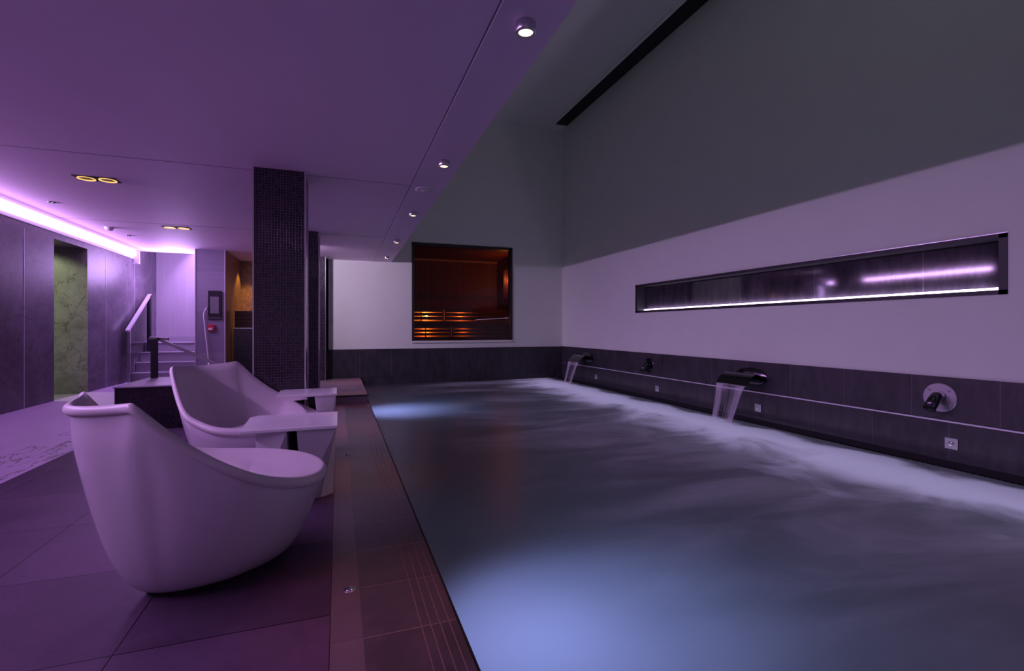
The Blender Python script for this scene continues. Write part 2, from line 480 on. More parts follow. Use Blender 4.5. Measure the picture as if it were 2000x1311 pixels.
def sheet_material():
    m, nt, out = nt_new('falling_water')
    g = N(nt)
    uv = g.coords('UV')
    s = g.node('ShaderNodeSeparateXYZ'); g.link(uv, s.inputs[0])
    u, vv = s.outputs[0], s.outputs[1]      # u across 0..1, v down 0..1
    c = g.math('ABSOLUTE', g.math('SUBTRACT', u, 0.5))
    streak = g.noise(g.mapping(uv, scale=(9, 0.7, 1)), 1.6, 4, 0.6)
    edge = g.ramp(c, 0.10, 0.34)
    edge = g.math('MULTIPLY', edge, g.ramp(g.math('SUBTRACT', 0.5, c), 0.0, 0.05))
    dens = g.math('ADD', g.math('MULTIPLY', edge, 0.34), 0.05)
    dens = g.math('ADD', dens, g.math('MULTIPLY', g.math('SUBTRACT', streak, 0.5), 0.7))
    dens = g.math('ADD', dens, g.math('MULTIPLY', g.math('SUBTRACT', 1.0, g.ramp(vv, 0.0, 0.3)), 0.18), clamp=True)
    t = g.node('ShaderNodeBsdfTransparent')
    d = g.node('ShaderNodeBsdfDiffuse'); d.inputs[0].default_value = (0.75, 0.72, 0.80, 1)
    mx = g.node('ShaderNodeMixShader'); g.link(dens, mx.inputs[0])
    g.link(t.outputs[0], mx.inputs[1]); g.link(d.outputs[0], mx.inputs[2])
    g.link(mx.outputs[0], out.inputs[0])
    return m
M['sheet'] = sheet_material()

# ================================================================== STRUCTURE
YN = -2.5
# floor: main tiled floor (z 0), a raised rear deck and a cross-fall up to the left wall
b = MB()
b.box(-2.45, -0.03, YN, 10.3, -0.15, 0.0)
struct(b.build('floor', M['floor']))
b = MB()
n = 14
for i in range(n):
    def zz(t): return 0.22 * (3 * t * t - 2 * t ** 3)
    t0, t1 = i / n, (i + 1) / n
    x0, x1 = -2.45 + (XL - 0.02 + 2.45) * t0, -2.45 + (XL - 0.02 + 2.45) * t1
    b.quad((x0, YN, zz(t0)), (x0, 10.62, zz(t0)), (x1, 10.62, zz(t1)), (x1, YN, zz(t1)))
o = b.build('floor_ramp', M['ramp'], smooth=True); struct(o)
b = MB(); b.box(-0.03, 0.09, YN, 8.02, -0.15, 0.001)
struct(b.build('trim_1', M['strip']))
# pool edge tiles with a grooved nosing
b = MB(); b.box(0.09, XP, YN, 8.02, -0.15, 0.001)
struct(b.build('trim_2', M['edge']))
b = MB()
for gx in (0.315, 0.352, 0.389, 0.426):
    b.box(gx - 0.0022, gx + 0.0022, YN, 8.02, 0.0008, 0.0022)
struct(b.build('trim_3', m_plain('groove_grit', (0.20, 0.13, 0.14), 0.7, noise_amt=0.4, nscale=40)))
b = MB(); b.box(XP, XP + 0.012, YN, YB, -0.6, -0.002)
struct(b.build('trim_4', M['black']))
# raised rear deck
b = MB(); b.box(-2.45, 0.44, 8.02, YB, -0.1, 0.135)
struct(b.build('floor_rear', M['strip']))
b = MB(); b.box(-1.2, 0.452, 8.0, 8.05, 0.128, 0.142)
struct(b.build('trim_5', M['black']))
# pool basin
b = MB()
b.quad((XP, YN, -1.3), (XR, YN, -1.3), (XR, YB, -1.3), (XP, YB, -1.3))
b.box(XP - 0.3, XP + 0.0, YN, YB, -1.3, -0.16)
b.box(XP, XR, YN - 0.1, YN, -1.3, 0.0)
struct(b.build('floor_pool', m_plain('pool_basin_tile', (0.10, 0.12, 0.13), 0.5)))

# left wall with doorway
T = 0.42
b = MB()
b.box(XL - T, XL, YN, 8.20, 0, ZC + 0.3)
b.box(XL - T, XL, 9.14, 12.08, 0, ZC + 0.9)
b.box(XL - T, XL, 8.20, 9.14, 2.405, ZC + 0.3)
struct(b.build('wall_left', M['marble']))
b = MB()
for y in (7.54, 9.74, 5.8, 4.1, 10.93):
    b.box(XL - 0.002, XL + 0.003, y - 0.004, y + 0.004, 0.2, 2.42)
struct(b.build('trim_6', M['trim']))
# doorway lining and the room beyond
b = MB()
b.box(-5.2, XL - 0.001, 9.12, 9.139, 0.15, 2.404)
struct(b.build('wall_doorway', M['marble_pale']))
b = MB()
b.box(-5.3, -5.2, 7.4, 9.3, 0, 3.0); b.box(-5.3, XL - T, 7.3, 7.4, 0, 3.0); b.box(-5.3, XL - T, 9.14, 9.3, 0, 3.0)
struct(b.build('wall_beyond', M['marble_pale']))
b = MB(); b.box(-5.3, XL - 0.01, 7.4, 9.14, 0.1, 0.205)
struct(b.build('floor_doorway', M['stair']))
b = MB(); b.box(-5.3, XL - T, 7.3, 9.3, 3.0, 3.1)
struct(b.build('ceiling_doorway', M['ceiling']))

# ceilings
sx0, sx1 = 0.975 + 0.0115 * YN, 0.975 + 0.0115 * YB
b = MB()
b.v += [(XL, YN, ZC), (sx0, YN, ZC), (sx1, YB, ZC), (XL, 10.98, ZC), (XL, YN, ZC + 0.15), (sx0, YN, ZC + 0.15), (sx1, YB, ZC + 0.15), (XL, 10.98, ZC + 0.15)]
b.f += [(0, 3, 2, 1), (4, 5, 6, 7), (0, 1, 5, 4), (1, 2, 6, 5), (2, 3, 7, 6), (3, 0, 4, 7)]
struct(b.build('ceiling', M['ceiling']))
# ceiling joints: fine shadow gaps
jm = m_plain('joint_grey', (0.16, 0.15, 0.18), 0.8)
b = MB()
for y in (4.97, 7.98):
    b.box(XL, 0.69, y - 0.003, y + 0.003, ZC - 0.0015, ZC + 0.01)
b.bar((0.655, YN, ZC - 0.0005), (0.72, YB, ZC - 0.0005), 0.008, 0.003)
struct(b.build('trim_7', jm))
b = MB()
b.bar((0.666, YN, ZC - 0.001), (0.731, YB, ZC - 0.001), 0.005, 0.006)
struct(b.build('trim_8', M['trim']))
# soffit face up to the high ceiling
b = MB()
b.v += [(sx0 - 0.15, YN, ZC + 0.15), (sx0, YN, ZC + 0.15), (sx1, YB, ZC + 0.15), (sx1 - 0.15, YB, ZC + 0.15), (sx0 - 0.15, YN, ZH + 0.1), (sx0, YN, ZH + 0.1), (sx1, YB, ZH + 0.1), (sx1 - 0.15, YB, ZH + 0.1)]
b.f += [(0, 3, 2, 1), (4, 5, 6, 7), (0, 1, 5, 4), (1, 2, 6, 5), (2, 3, 7, 6), (3, 0, 4, 7)]
struct(b.build('wall_upper_left', M['plaster']))
# high ceiling with a black slot beside the right wall
b = MB()
b.box(0.8, 4.85, 6.1, YB, ZH, ZH + 0.1)
b.box(0.8, 4.85, YN, 6.1, ZH - 0.035, ZH + 0.1)
b.box(4.85, XR, 10.62, YB, ZH, ZH + 0.1)
struct(b.build('ceiling_high', M['plaster']))
b = MB()
b.box(4.85, XR, YN, 10.62, ZH + 0.03, ZH + 0.06)
struct(b.build('ceiling_slot', M['black']))
b = MB()
b.box(4.80, 4.852, YN, 10.62, ZH - 0.05, ZH + 0.03)
struct(b.build('trim_9', M['plaster']))

# right wall with the long niche
NY0, NY1, NZ0, NZ1 = 2.39, 7.73, 1.483, 1.997
b = MB()
b.box(XR, XR + 0.3, YN, YB + 0.2, -0.3, NZ0)
b.box(XR, XR + 0.3, YN, YB + 0.2, NZ1, ZH + 0.5)
b.box(XR, XR + 0.3, YN, NY0, NZ0, NZ1)
b.box(XR, XR + 0.3, NY1, YB + 0.2, NZ0, NZ1)
struct(b.build('wall_right', M['plaster']))
# back wall with the sauna window
WX0, WX1, WZ0, WZ1 = 1.56, 3.90, 0.90, 3.10
b = MB()
b.box(-0.25, WX0, YB, YB + 0.16, -0.3, ZH + 0.1)
b.box(WX1, XR, YB, YB + 0.16, -0.3, ZH + 0.1)
b.box(WX0, WX1, YB, YB + 0.16, -0.3, WZ0)
b.box(WX0, WX1, YB, YB + 0.16, WZ1, ZH + 0.1)
struct(b.build('wall_back', M['plaster']))
# dado tiles
b = MB(); b.box(-0.25, XR - 0.02, YB - 0.02, YB - 0.001, 0.14, 0.745)
struct(b.build('baseboard_back', M['dado']))
b = MB(); b.box(-0.25, XR - 0.02, YB - 0.018, YB - 0.001, -0.6, 0.137)
struct(b.build('baseboard_back_lower', M['dado_low']))
b = MB(); b.box(XR - 0.02, XR - 0.001, YN, YB, 0.35, 0.752)
struct(b.build('baseboard_right', M['dado']))
b = MB(); b.box(XR - 0.018, XR - 0.001, YN, YB, -0.005, 0.342)
struct(b.build('baseboard_right_lower', M['dado_low']))
# overflow gutter
b = MB(); b.box(5.02, XR - 0.001, YN, YB, -0.5, -0.12); b.box(XR - 0.016, XR - 0.0005, YN, YB, -0.12, -0.006)
struct(b.build('floor_gutter', M['black']))
b = MB()
for k in range(240):
    y = 0.5 + k * 0.043
    b.box(5.03, XR - 0.02, y, y + 0.02, -0.085, -0.065)
tag(b.build('overflow_grating', M['frame']), 'dark slatted overflow grating between pool water and right wall', 'grating')

b = MB(); b.box(0.8, XR + 0.3, YN - 0.1, YN, -0.3, ZH + 0.5)
struct(b.build('wall_front', M['plaster']))
# stair shaft
b = MB()
b.box(XL, -2.0, 12.08, 12.2, 0, 3.6)
struct(b.build('wall_stair_back', M['curtain']))
b = MB()
b.box(-2.47, -1.99, 10.3, 12.08, 0, ZC + 0.9)
struct(b.build('wall_pillar', M['pillar_stone']))
b = MB(); b.box(XL - T, -1.9, 10.98, 12.2, 3.55, 3.65)
struct(b.build('ceiling_stair', M['ceiling']))
b = MB(); b.box(XL, -2.47, 10.96, 10.98, ZC, 3.6)
struct(b.build('wall_stair_head', M['ceiling']))
# shower alcove
b = MB()
b.box(-1.99, -1.975, 10.3, 11.8, 0, ZC)
b.box(-1.99, -0.2, 11.8, 11.9, 0, ZC)
struct(b.build('wall_alcove', M['mosaic_warm']))
b = MB(); b.box(-1.99, -0.2, 10.97, 11.9, ZC, ZC + 0.1)
struct(b.build('ceiling_alcove', M['ceiling']))
b = MB(); b.box(-0.3, -0.2, YB, 11.9, 0, ZC)
struct(b.build('wall_alcove_side', M['plaster']))
b = MB(); b.box(-2.0, -1.985, 10.292, 10.305, 0.14, ZC)
b.box(-2.475, -2.463, 10.292, 10.305, 0.14, ZC)
struct(b.build('trim_10', M['trim']))

# ================================================================== COLUMNS
def column(x0, x1, y0, y1, z0, label):
    r = empty('mosaic_column', ((x0 + x1) / 2, y0, z0))
    r['_abs'] = 1
    MB().box(x0, x1, y0, y1, z0, ZC).build('shaft', M['mosaic'], r)
    for cx, cy in ((x0, y0), (x1, y0), (x1, y1)):
        MB().box(cx - 0.006, cx + 0.006, cy - 0.006, cy + 0.006, z0, ZC).build('corner_trim', M['steel'], r)
    tag(r, label, 'column', 'mosaic columns by the pool')
    return r
column(-0.72, -0.29, 4.87, 5.27, 0, 'wide black mosaic column nearest the white chairs')
column(-0.68, -0.278, 7.82, 8.22, 0, 'black mosaic column half hidden behind the nearest wide column')
column(-0.62, -0.25, 10.55, YB - 0.001, 0.135, 'narrow dark mosaic column against the back wall')

# low mosaic block with stone top
r = empty('mosaic_bench_block', (-1.7, 6.82, 0)); r['_abs'] = 1
MB().box(-2.44, -0.95, 6.82, 7.97, 0.0, 0.50).build('body', M['mosaic'], r)
MB().box(-2.45, -0.94, 6.81, 7.97, 0.50, 0.52).build('stone_top', M['marble'], r)
MB().box(-2.452, -0.938, 6.803, 6.81, 0.508, 0.522).build('edge_trim', M['trim'], r)
tag(r, 'low black mosaic block with grey stone top behind the chairs', 'plinth')

# shower counter with grille
r = empty('shower_counter', (-1.1, 10.9, 0)); r['_abs'] = 1
MB().box(-1.93, -0.64, 10.72, 10.9, 0.135, 1.19).build('body', M['mosaic'], r)
MB().box(-1.93, -0.64, 10.71, 10.9, 1.19, 1.205).build('top_edge', M['trim'], r)
bb_ = MB(); bb_.box(-1.93, -0.64, 10.87, 10.9, 1.205, 1.54)
bb_.build('back_panel', M['black'], r)
bb_ = MB()
for k in range(12): bb_.box(-1.93, -0.64, 10.855, 10.87, 1.215 + k * 0.027, 1.228 + k * 0.027)
bb_.build('louvre', m_plain('dark_wood', (0.06, 0.02, 0.015), 0.5), r)
tag(r, 'dark mosaic counter with louvred back in the orange lit shower alcove', 'counter')

# ================================================================== STAIRS
r = empty('staircase', (-3.0, 10.6, 0)); r['_abs'] = 1
ys = [10.55, 10.78, 10.98, 11.18, 11.41]
zs = [0.19, 0.37, 0.55, 0.735, 0.915]
for i, (y, z) in enumerate(zip(ys, zs)):
    y2 = ys[i + 1] if i < 4 else 12.08
    MB().box(XL + 0.003, -2.473, y, y2 - 0.003, 0.225 if i else 0.05, z - 0.02).build('riser', M['stair'], r)
    MB().box(XL + 0.003, -2.473, y - 0.015, y2 - 0.003, z - 0.02, z).build('tread', M['stair'], r)
    MB().box(XL + 0.003, -2.473, y - 0.02, y - 0.012, z - 0.012, z + 0.002).build('nosing', M['trim'], r)
tag(r, 'five stone steps rising beside the left wall under violet light', 'stairs')
b = MB(); b.box(XL, -2.47, 12.06, 12.079, 0.918, 1.02)
struct(b.build('baseboard_stair', M['stair']))

# stair handrail on the left
r = empty('stair_handrail', (-3.5, 10.33, 0.19)); r['_abs'] = 1
MB().bar((-3.5, 10.30, 1.15), (-3.5, 11.38, 1.86), 0.055, 0.035).build('rail', M['trim'], r)
MB().box(-3.52, -3.48, 10.36, 10.40, 0.20, 1.18).build('post', M['steel'], r)
MB().box(-3.53, -3.47, 11.32, 11.38, 0.736, 1.84).build('post', M['frame'], r)
MB().quad((-3.5, 10.40, 0.50), (-3.5, 11.33, 1.05), (-3.5, 11.33, 1.80), (-3.5, 10.40, 1.18)).build('glass_panel', m_glass('green_glass', (0.70, 0.76, 0.62), 0.05), r)
tag(r, 'sloping violet lit handrail with glass panel up the left of the steps', 'handrail')

# lower handrail sloping right from the post
r = empty('ramp_handrail', (-2.36, 7.86, 0.52)); r['_abs'] = 1
MB().bar((-2.42, 7.86, 1.065), (-2.20, 7.86, 1.05), 0.05, 0.035).build('rail_end', M['steel'], r)
MB().bar((-2.33, 7.86, 1.055), (-1.40, 7.86, 0.575), 0.05, 0.035).build('rail', M['steel'], r)
MB().box(-2.40, -2.33, 7.83, 7.89, 0.521, 1.05).build('post', M['frame'], r)
MB().box(-1.44, -1.38, 7.83, 7.89, 0.521, 0.60).build('post', M['frame'], r)
tag(r, 'steel handrail sloping down to the right on the low mosaic block', 'handrail')

# framed notice and call point and hose on the pillar
r = empty('framed_notice', (-2.155, 10.3, 1.62)); r['_abs'] = 1
MB().box(-2.262, -2.048, 10.27, 10.299, 1.36, 1.89).build('frame', M['frame'], r, bevel=0.004)
MB().box(-2.225, -2.085, 10.264, 10.27, 1.47, 1.78).build('sheet', M['notice'], r)
MB().box(-2.262, -2.048, 10.262, 10.27, 1.385, 1.392).build('lower_bead', M['steel'], r)
tag(r, 'dark framed grey notice hanging on the violet stone pillar', 'notice')
r = empty('fire_call_point', (-2.21, 10.3, 1.2)); r['_abs'] = 1
MB().box(-2.262, -2.155, 10.25, 10.299, 1.145, 1.265).build('housing', M['red'], r, bevel=0.008)
MB().box(-2.25, -2.185, 10.244, 10.25, 1.165, 1.205).build('press_panel', M['white_plastic'], r, bevel=0.004)
tag(r, 'small red fire alarm call point below the framed notice', 'alarm')
pts = []
for t in range(21):
    q = t / 20
    if q < 0.3:
        a_ = q / 0.3
        pts.append((-2.275 - 0.05 * math.sin(a_ * math.pi / 2), 10.26, 1.56 - 0.14 * a_ ** 1.5 - 0.0 * a_))
    else:
        a_ = (q - 0.3) / 0.7
        pts.append((-2.325 + 0.085 * a_, 10.26 - 0.02 * a_, 1.42 - 0.86 * a_))
r = empty('shower_hose', (-2.25, 10.26, 0.55)); r['_abs'] = 1
MB().tube(pts, 0.013, 10).build('hose', M['hose'], r, smooth=True)
MB().tube([(-2.24, 10.24, 0.56), (-2.24, 10.24, 0.45)], 0.018, 10).build('nozzle', M['steel'], r, smooth=True)
MB().tube([(-2.283, 10.299, 1.57), (-2.275, 10.25, 1.56)], 0.018, 10).build('wall_elbow', M['steel'], r, smooth=True)
tag(r, 'white flexible hose hanging down the violet stone pillar beside the notice', 'hose')

# ================================================================== COVE LIGHT
r = empty('cove_light', (XL, 4, 2.5)); r['_abs'] = 1
MB().box(XL + 0.012, XL + 0.055, COVE_Y0, 10.84, 2.535, 2.645).build('light_strip', M['cove'], r)
MB().box(XL + 0.001, XL + 0.012, COVE_Y0, 10.86, 2.49, 2.61).build('back_channel', M['white_plastic'], r)
bb_ = MB(); bb_.box(XL + 0.001, XL + 0.10, 10.86, 10.885, 2.40, 2.64); bb_.box(XL + 0.001, XL + 0.10, 10.82, 10.885, 2.40, 2.42)
bb_.build('end_bracket', M['white_plastic'], r, bevel=0.004)
tag(r, 'long glowing violet white light strip along the top of the left wall', 'light')

# ================================================================== CEILING FITTINGS
def downlight(x, y, label):
    r = empty('surface_downlight', (x, y, ZC))
    MB().lathe([(0.046, 0.0), (0.050, -0.006), (0.050, -0.044), (0.046, -0.050), (0.036, -0.050), (0.033, -0.040)], close=False).build('housing', M['steel'], r, smooth=True)
    MB().lathe([(0.0, -0.044), (0.033, -0.044), (0.034, -0.041), (0.0, -0.040)]).build('lens', M['downlight'], r)
    tag(r, label, 'light', 'round downlights along the soffit')
    l = light('downlight_beam', 'SPOT', (x, y, ZC - 0.055), (1.0, 0.26, 0.08), 58, rot=(0, math.radians(13), 0),
              spot_size=math.radians(32), spot_blend=1.0, shadow_soft_size=0.03)
    return r
for (x, y, lb) in ((0.838, 2.14, 'round warm downlight nearest the camera, largest on the soffit'),
                   (0.862, 4.15, 'round warm downlight on the soffit, just before the round speaker'),
                   (0.877, 6.10, 'round warm downlight on the soffit, just beyond the round speaker'),
                   (0.900, 8.13, 'small round downlight on the soffit, second from the back wall'),
                   (0.920, 10.05, 'tiny round downlight on the soffit closest to the back wall')):
    downlight(x, y, lb)
r = empty('ceiling_speaker', (0.856, 5.06, ZC))
MB().lathe([(0.10, 0.0), (0.105, -0.004), (0.098, -0.010), (0.075, -0.012), (0.060, -0.006), (0.045, -0.016), (0.0, -0.022)], close=False).build('grille', M['white_plastic'], r, smooth=True)
MB().lathe([(0.108, 0.0), (0.108, -0.005), (0.100, -0.008), (0.098, 0.0)], close=False).build('bezel', M['white_plastic'], r, smooth=True)
tag(r, 'round white ceiling speaker set between two soffit downlights', 'speaker')

def twin(x, y, label):
    r = empty('twin_downlight', (x, y, ZC))
    bb = MB()
    bb.box(-0.17, 0.17, -0.085, 0.085, -0.004, 0.0)
    bb.build('plate', M['black'], r)
    for s in (-1, 1):
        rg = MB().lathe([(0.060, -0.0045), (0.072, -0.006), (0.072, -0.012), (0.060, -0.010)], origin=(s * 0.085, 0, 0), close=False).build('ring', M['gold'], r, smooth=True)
        MB().lathe([(0.0, -0.0048), (0.058, -0.0048), (0.058, -0.0044), (0.0, -0.0044)], origin=(s * 0.085, 0, 0)).build('reflector', m_plain('gold_reflector', (0.5, 0.28, 0.08), 0.3, 0.8), r)
    light('twin_beam', 'SPOT', (x, y, ZC - 0.03), (1.0, 0.6, 0.3), 1.5, rot=(0, 0, 0), spot_size=math.radians(70), spot_blend=0.6)
    tag(r, label, 'light', 'recessed twin downlights')
twin(-2.205, 5.78, 'recessed pair of gold ringed downlights nearer the camera')
twin(-2.195, 8.20, 'recessed pair of gold ringed downlights farther back, nearer the steps')

r = empty('smoke_detector', (-3.1, 8.5, ZC))
MB().lathe([(0.055, 0.0), (0.055, -0.018), (0.045, -0.035), (0.028, -0.045), (0.0, -0.046)], close=False).build('housing', M['white_plastic'], r, smooth=True)
MB().lathe([(0.062, 0.0), (0.062, -0.010), (0.055, -0.011)], close=False).build('base_ring', M['white_plastic'], r, smooth=True)
tag(r, 'white domed smoke detector on the ceiling near the cove light', 'detector')
for (x, y, lb) in ((-3.1, 7.02, 'tiny ceiling spotlight near the cove light, closer to the camera'),
                   (-3.08, 9.13, 'tiny ceiling spotlight beyond the smoke detector')):
    r = empty('mini_spotlight', (x, y, ZC))
    MB().lathe([(0.040, 0.0), (0.040, -0.006), (0.022, -0.010), (0.016, -0.004)], close=False).build('bezel', M['dark_chrome'], r, smooth=True)
    MB().lathe([(0.0, -0.006), (0.014, -0.006), (0.014, -0.003), (0.0, -0.003)]).build('lens', m_emit('cool_lens', (0.8, 0.85, 1.0), 3), r)
    tag(r, lb, 'light', 'mini ceiling spotlights')

# ================================================================== RIGHT WALL FITTINGS
# niche
r = empty('wall_niche', (XR, 5.06, NZ0)); r['_abs'] = 1
D = 0.16
MB().box(XR + D, XR + D + 0.02, NY0 + 0.05, NY1 - 0.05, NZ0 + 0.02, NZ1 - 0.02).build('back_tile', M['niche_tile'], r)
fm = MB()
w_ = 0.055
fm.box(XR - 0.012, XR + D, NY0, NY1, NZ1 - w_ * 0.7, NZ1)
fm.box(XR - 0.012, XR + D, NY0, NY1, NZ0, NZ0 + w_ * 0.7)
fm.box(XR - 0.012, XR + D, NY0, NY0 + w_, NZ0, NZ1)
fm.box(XR - 0.012, XR + D, NY1 - w_, NY1, NZ0, NZ1)
fm.build('frame', M['frame'], r)
MB().box(XR + D - 0.03, XR + D - 0.001, NY0 + 0.07, NY1 - 0.07, NZ0 + 0.04, NZ0 + 0.068).build('light_strip', M['niche_led'], r)
MB().box(XR - 0.018, XR - 0.012, NY0 - 0.006, NY1 + 0.006, NZ1 - 0.003, NZ1 + 0.004).build('edge_trim', M['steel'], r)
tag(r, 'long black framed niche in the right wall with glowing strip inside', 'niche')

light('niche_glow', 'AREA', (XR + D - 0.022, 5.06, NZ0 + 0.07), (0.80, 0.58, 1.0), 10, rot=(math.pi, math.radians(12), 0), shape='RECTANGLE', size=0.03, size_y=5.0)
# rail trim
r = empty('wall_trim_rail', (XR, 5, 0.34)); r['_abs'] = 1
MB().box(XR - 0.034, XR - 0.018, YN, 10.42, 0.343, 0.357).build('rail', M['trim'], r, bevel=0.002)
MB().box(XR - 0.034, XR - 0.018, 10.42, 10.435, 0.30, 0.357).build('end_piece', M['trim'], r)
tag(r, 'thin bright metal rail running along the dark tiled right wall', 'rail')

def spout(yc, label, wlabel):
    r = empty('water_spout', (XR - 0.02, yc, 0.55))
    # oval wall plate
    pl = MB()
    rows = []
    for (k, dx) in ((1.0, 0.0), (1.0, -0.012), (0.96, -0.018), (0.0, -0.020)):
        rows.append([(dx, 0.27 * k * math.cos(q), 0.115 * k * math.sin(q) + 0.0) for q in [2 * math.pi * j / 48 for j in range(48)]])
    pl.grid(rows, closed_u=True)
    p = pl.build('wall_plate', M['dark_chrome'], r, smooth=True)
    for s in (-1, 1):
        MB().lathe([(0.0, 0.0), (0.009, 0.001), (0.008, 0.005), (0.0, 0.006)], origin=(-0.019, s * 0.19, 0.045), axis=(-1, 0, 0), n=12).build('screw', M['chrome'], r, smooth=True)
    # arched blade
    prof = []
    for t in range(17):
        q = t / 16
        x = -0.01 - 0.345 * (1 - (1 - q) ** 1.25) if q < 1 else -0.355
        z = -0.03 + 0.09 * math.sin(min(1, q * 1.9) * math.pi / 2) - 0.145 * max(0, q - 0.45) ** 1.3 / 0.55 ** 1.3
        prof.append((x, z))
    top = []; bot = []
    for (x, z) in prof:
        top.append([(x, y, z) for y in np.linspace(-0.26, 0.26, 9)])
        bot.append([(x + 0.004, y, z - 0.014) for y in np.linspace(-0.26, 0.26, 9)])
    sp = MB(); sp.grid(top); sp.grid(bot)
    for i in range(16):
        sp.quad(top[i][0], top[i + 1][0], bot[i + 1][0], bot[i][0])
        sp.quad(top[i][8], bot[i][8], bot[i + 1][8], top[i + 1][8])
    sp.quad(top[16][0], top[16][8], bot[16][8], bot[16][0])
    # closed throat box under the arch at the wall
    o = sp.build('blade', M['dark_chrome'], r, smooth=True)
    e = o.modifiers.new('es', 'EDGE_SPLIT'); e.split_angle = math.radians(50)
    MB().box(-0.12, -0.005, -0.24, 0.24, -0.055, -0.02).build('throat', M['frame'], r)
    tag(r, label, 'spout', 'waterfall spouts on the right wall')
    # falling water sheet
    xl, zl = XR - 0.02 - 0.352, 0.55 + prof[-1][1]
    rows = []
    nv = 24
    for i in range(nv + 1):
        q = i / nv
        z = zl - (zl - ZW) * q
        x = xl - 0.17 * math.sqrt(q) * (0.55 + 0.45 * q)
        hw = 0.255 - 0.075 * q ** 0.8
        rows.append([(x + 0.01 * math.sin(9 * u), yc + hw * (2 * u - 1), z) for u in np.linspace(0, 1, 25)])
    wb = MB(); wb.grid(rows)
    o = wb.build('falling_water', M['sheet'], smooth=True, recalc=False)
    uvl = o.data.uv_layers['UVMap']
    for lp in o.data.loops:
        c = o.data.vertices[lp.vertex_index].co
        q = (zl - c.z) / (zl - ZW)
        hw = 0.255 - 0.075 * max(q, 0) ** 0.8
        uvl.data[lp.index].uv = ((c.y - yc) / hw / 2 + 0.5, q)
    tag(o, wlabel, 'water', 'sheets of falling water', 'stuff')
spout(9.54, 'dark chrome waterfall spout near the far corner of the pool', 'thin sheet of water falling from the far spout')
spout(5.02, 'large dark chrome waterfall spout in the middle of the right wall', 'two streamed sheet of water falling from the nearer spout')

def jet(yc, zc, label, fm='steel'):
    r = empty('water_jet', (XR - 0.02, yc, zc))
    MB().lathe([(0.135, 0.0), (0.135, 0.008), (0.128, 0.012), (0.0, 0.013)], axis=(-1, 0, 0), n=48).build('flange', M[fm], r)
    for a_ in (40, 140, 220, 320):
        q = math.radians(a_)
        MB().lathe([(0.010, 0.0), (0.009, 0.005), (0.0, 0.006)], origin=(-0.012, 0.105 * math.cos(q), 0.105 * math.sin(q)), axis=(-1, 0, 0), n=12).build('screw', M['chrome'], r, smooth=True)
    MB().tube([(-0.01, 0, 0.012), (-0.05, 0, 0.005), (-0.085, 0, -0.02), (-0.15, 0, -0.088)], [0.048, 0.048, 0.047, 0.046], 24).build('nozzle', M['dark_chrome'], r, smooth=True)
    d = Vector((-0.065, 0, -0.068)).normalized()
    MB().lathe([(0.046, -0.004), (0.049, 0.0), (0.049, 0.008), (0.040, 0.009), (0.038, 0.002), (0.0, 0.001)], origin=(-0.15, 0, -0.088), axis=d, n=24, close=False).build('nozzle_lip', M['frame'], r, smooth=True)
    tag(r, label, 'jet', 'round massage jets on the right wall')
jet(7.29, 0.535, 'small round dark jet between the two waterfall spouts', 'dark_chrome')
jet(2.86, 0.56, 'large round chrome jet with angled pipe at the right')

def button(yc, zc, label):
    r = empty('push_button', (XR - 0.018, yc, zc))
    MB().box(-0.010, 0.0, -0.05, 0.05, -0.05, 0.05).build('plate', M['steel'], r, bevel=0.002)
    MB().lathe([(0.020, 0.0), (0.020, 0.010), (0.016, 0.013), (0.0, 0.013)], origin=(-0.009, 0, 0), axis=(-1, 0, 0), n=24).build('button', M['chrome'], r, smooth=True)
    tag(r, label, 'button', 'square push buttons below the rail')
for y, z, lb in ((9.18, 0.152, 'square steel push button nearest the far corner spout'),
                 (7.055, 0.145, 'square steel push button below the small round jet'),
                 (4.91, 0.145, 'square steel push button beside the middle waterfall'),
                 (2.77, 0.155, 'large looking square steel push button below the big round jet')):
    button(y, z, lb)

# deck studs
for x, y, lb in ((0.05, 2.337, 'round steel stud in the deck strip nearest the camera'),
                 (0.078, 4.85, 'round steel stud in the deck strip beside the farther chair')):
    r = empty('deck_stud', (x, y, 0.001))
    MB().lathe([(0.026, 0.0), (0.026, 0.004), (0.022, 0.010), (0.0, 0.013)], n=32, close=False).build('cap', M['chrome'], r, smooth=True)
    MB().lathe([(0.030, 0.0), (0.030, 0.003), (0.026, 0.004)], n=32, close=False).build('collar', M['steel'], r, smooth=True)
    tag(r, lb, 'stud', 'round steel deck studs')

# ================================================================== SAUNA
r = empty('sauna_window', ((WX0 + WX1) / 2, YB, WZ0)); r['_abs'] = 1
fm = MB()
fm.box(WX0 - 0.02, WX0 + 0.03, YB - 0.02, YB + 0.16, WZ0, WZ1)
fm.box(WX1 - 0.03, WX1 + 0.02, YB - 0.02, YB + 0.16, WZ0, WZ1)
fm.box(WX0 - 0.02, WX1 + 0.02, YB - 0.02, YB + 0.16, WZ1 - 0.04, WZ1 + 0.02)
fm.build('frame', M['frame'], r)
MB().box(WX0 - 0.02, WX1 + 0.02, YB - 0.03, YB + 0.16, WZ0 - 0.03, WZ0 + 0.015).build('sill', M['plaster'], r)
MB().quad((WX0 + 0.03, YB + 0.05, WZ0), (WX1 - 0.03, YB + 0.05, WZ0), (WX1 - 0.03, YB + 0.05, WZ1), (WX0 + 0.03, YB + 0.05, WZ1)).build('pane', M['pane'], r)
r.name = 'window_1'; struct(r)
SX0, SX1, SY1, SZ0, SZ1 = 0.4, 4.35, 13.4, 0.2, 3.12
b = MB(); b.box(SX0, SX1, SY1, SY1 + 0.05, SZ0, SZ1)
b.box(SX1, SX1 + 0.05, YB + 0.17, SY1, SZ0, SZ1); b.box(SX0 - 0.05, SX0, YB + 0.17, SY1, SZ0, SZ1)
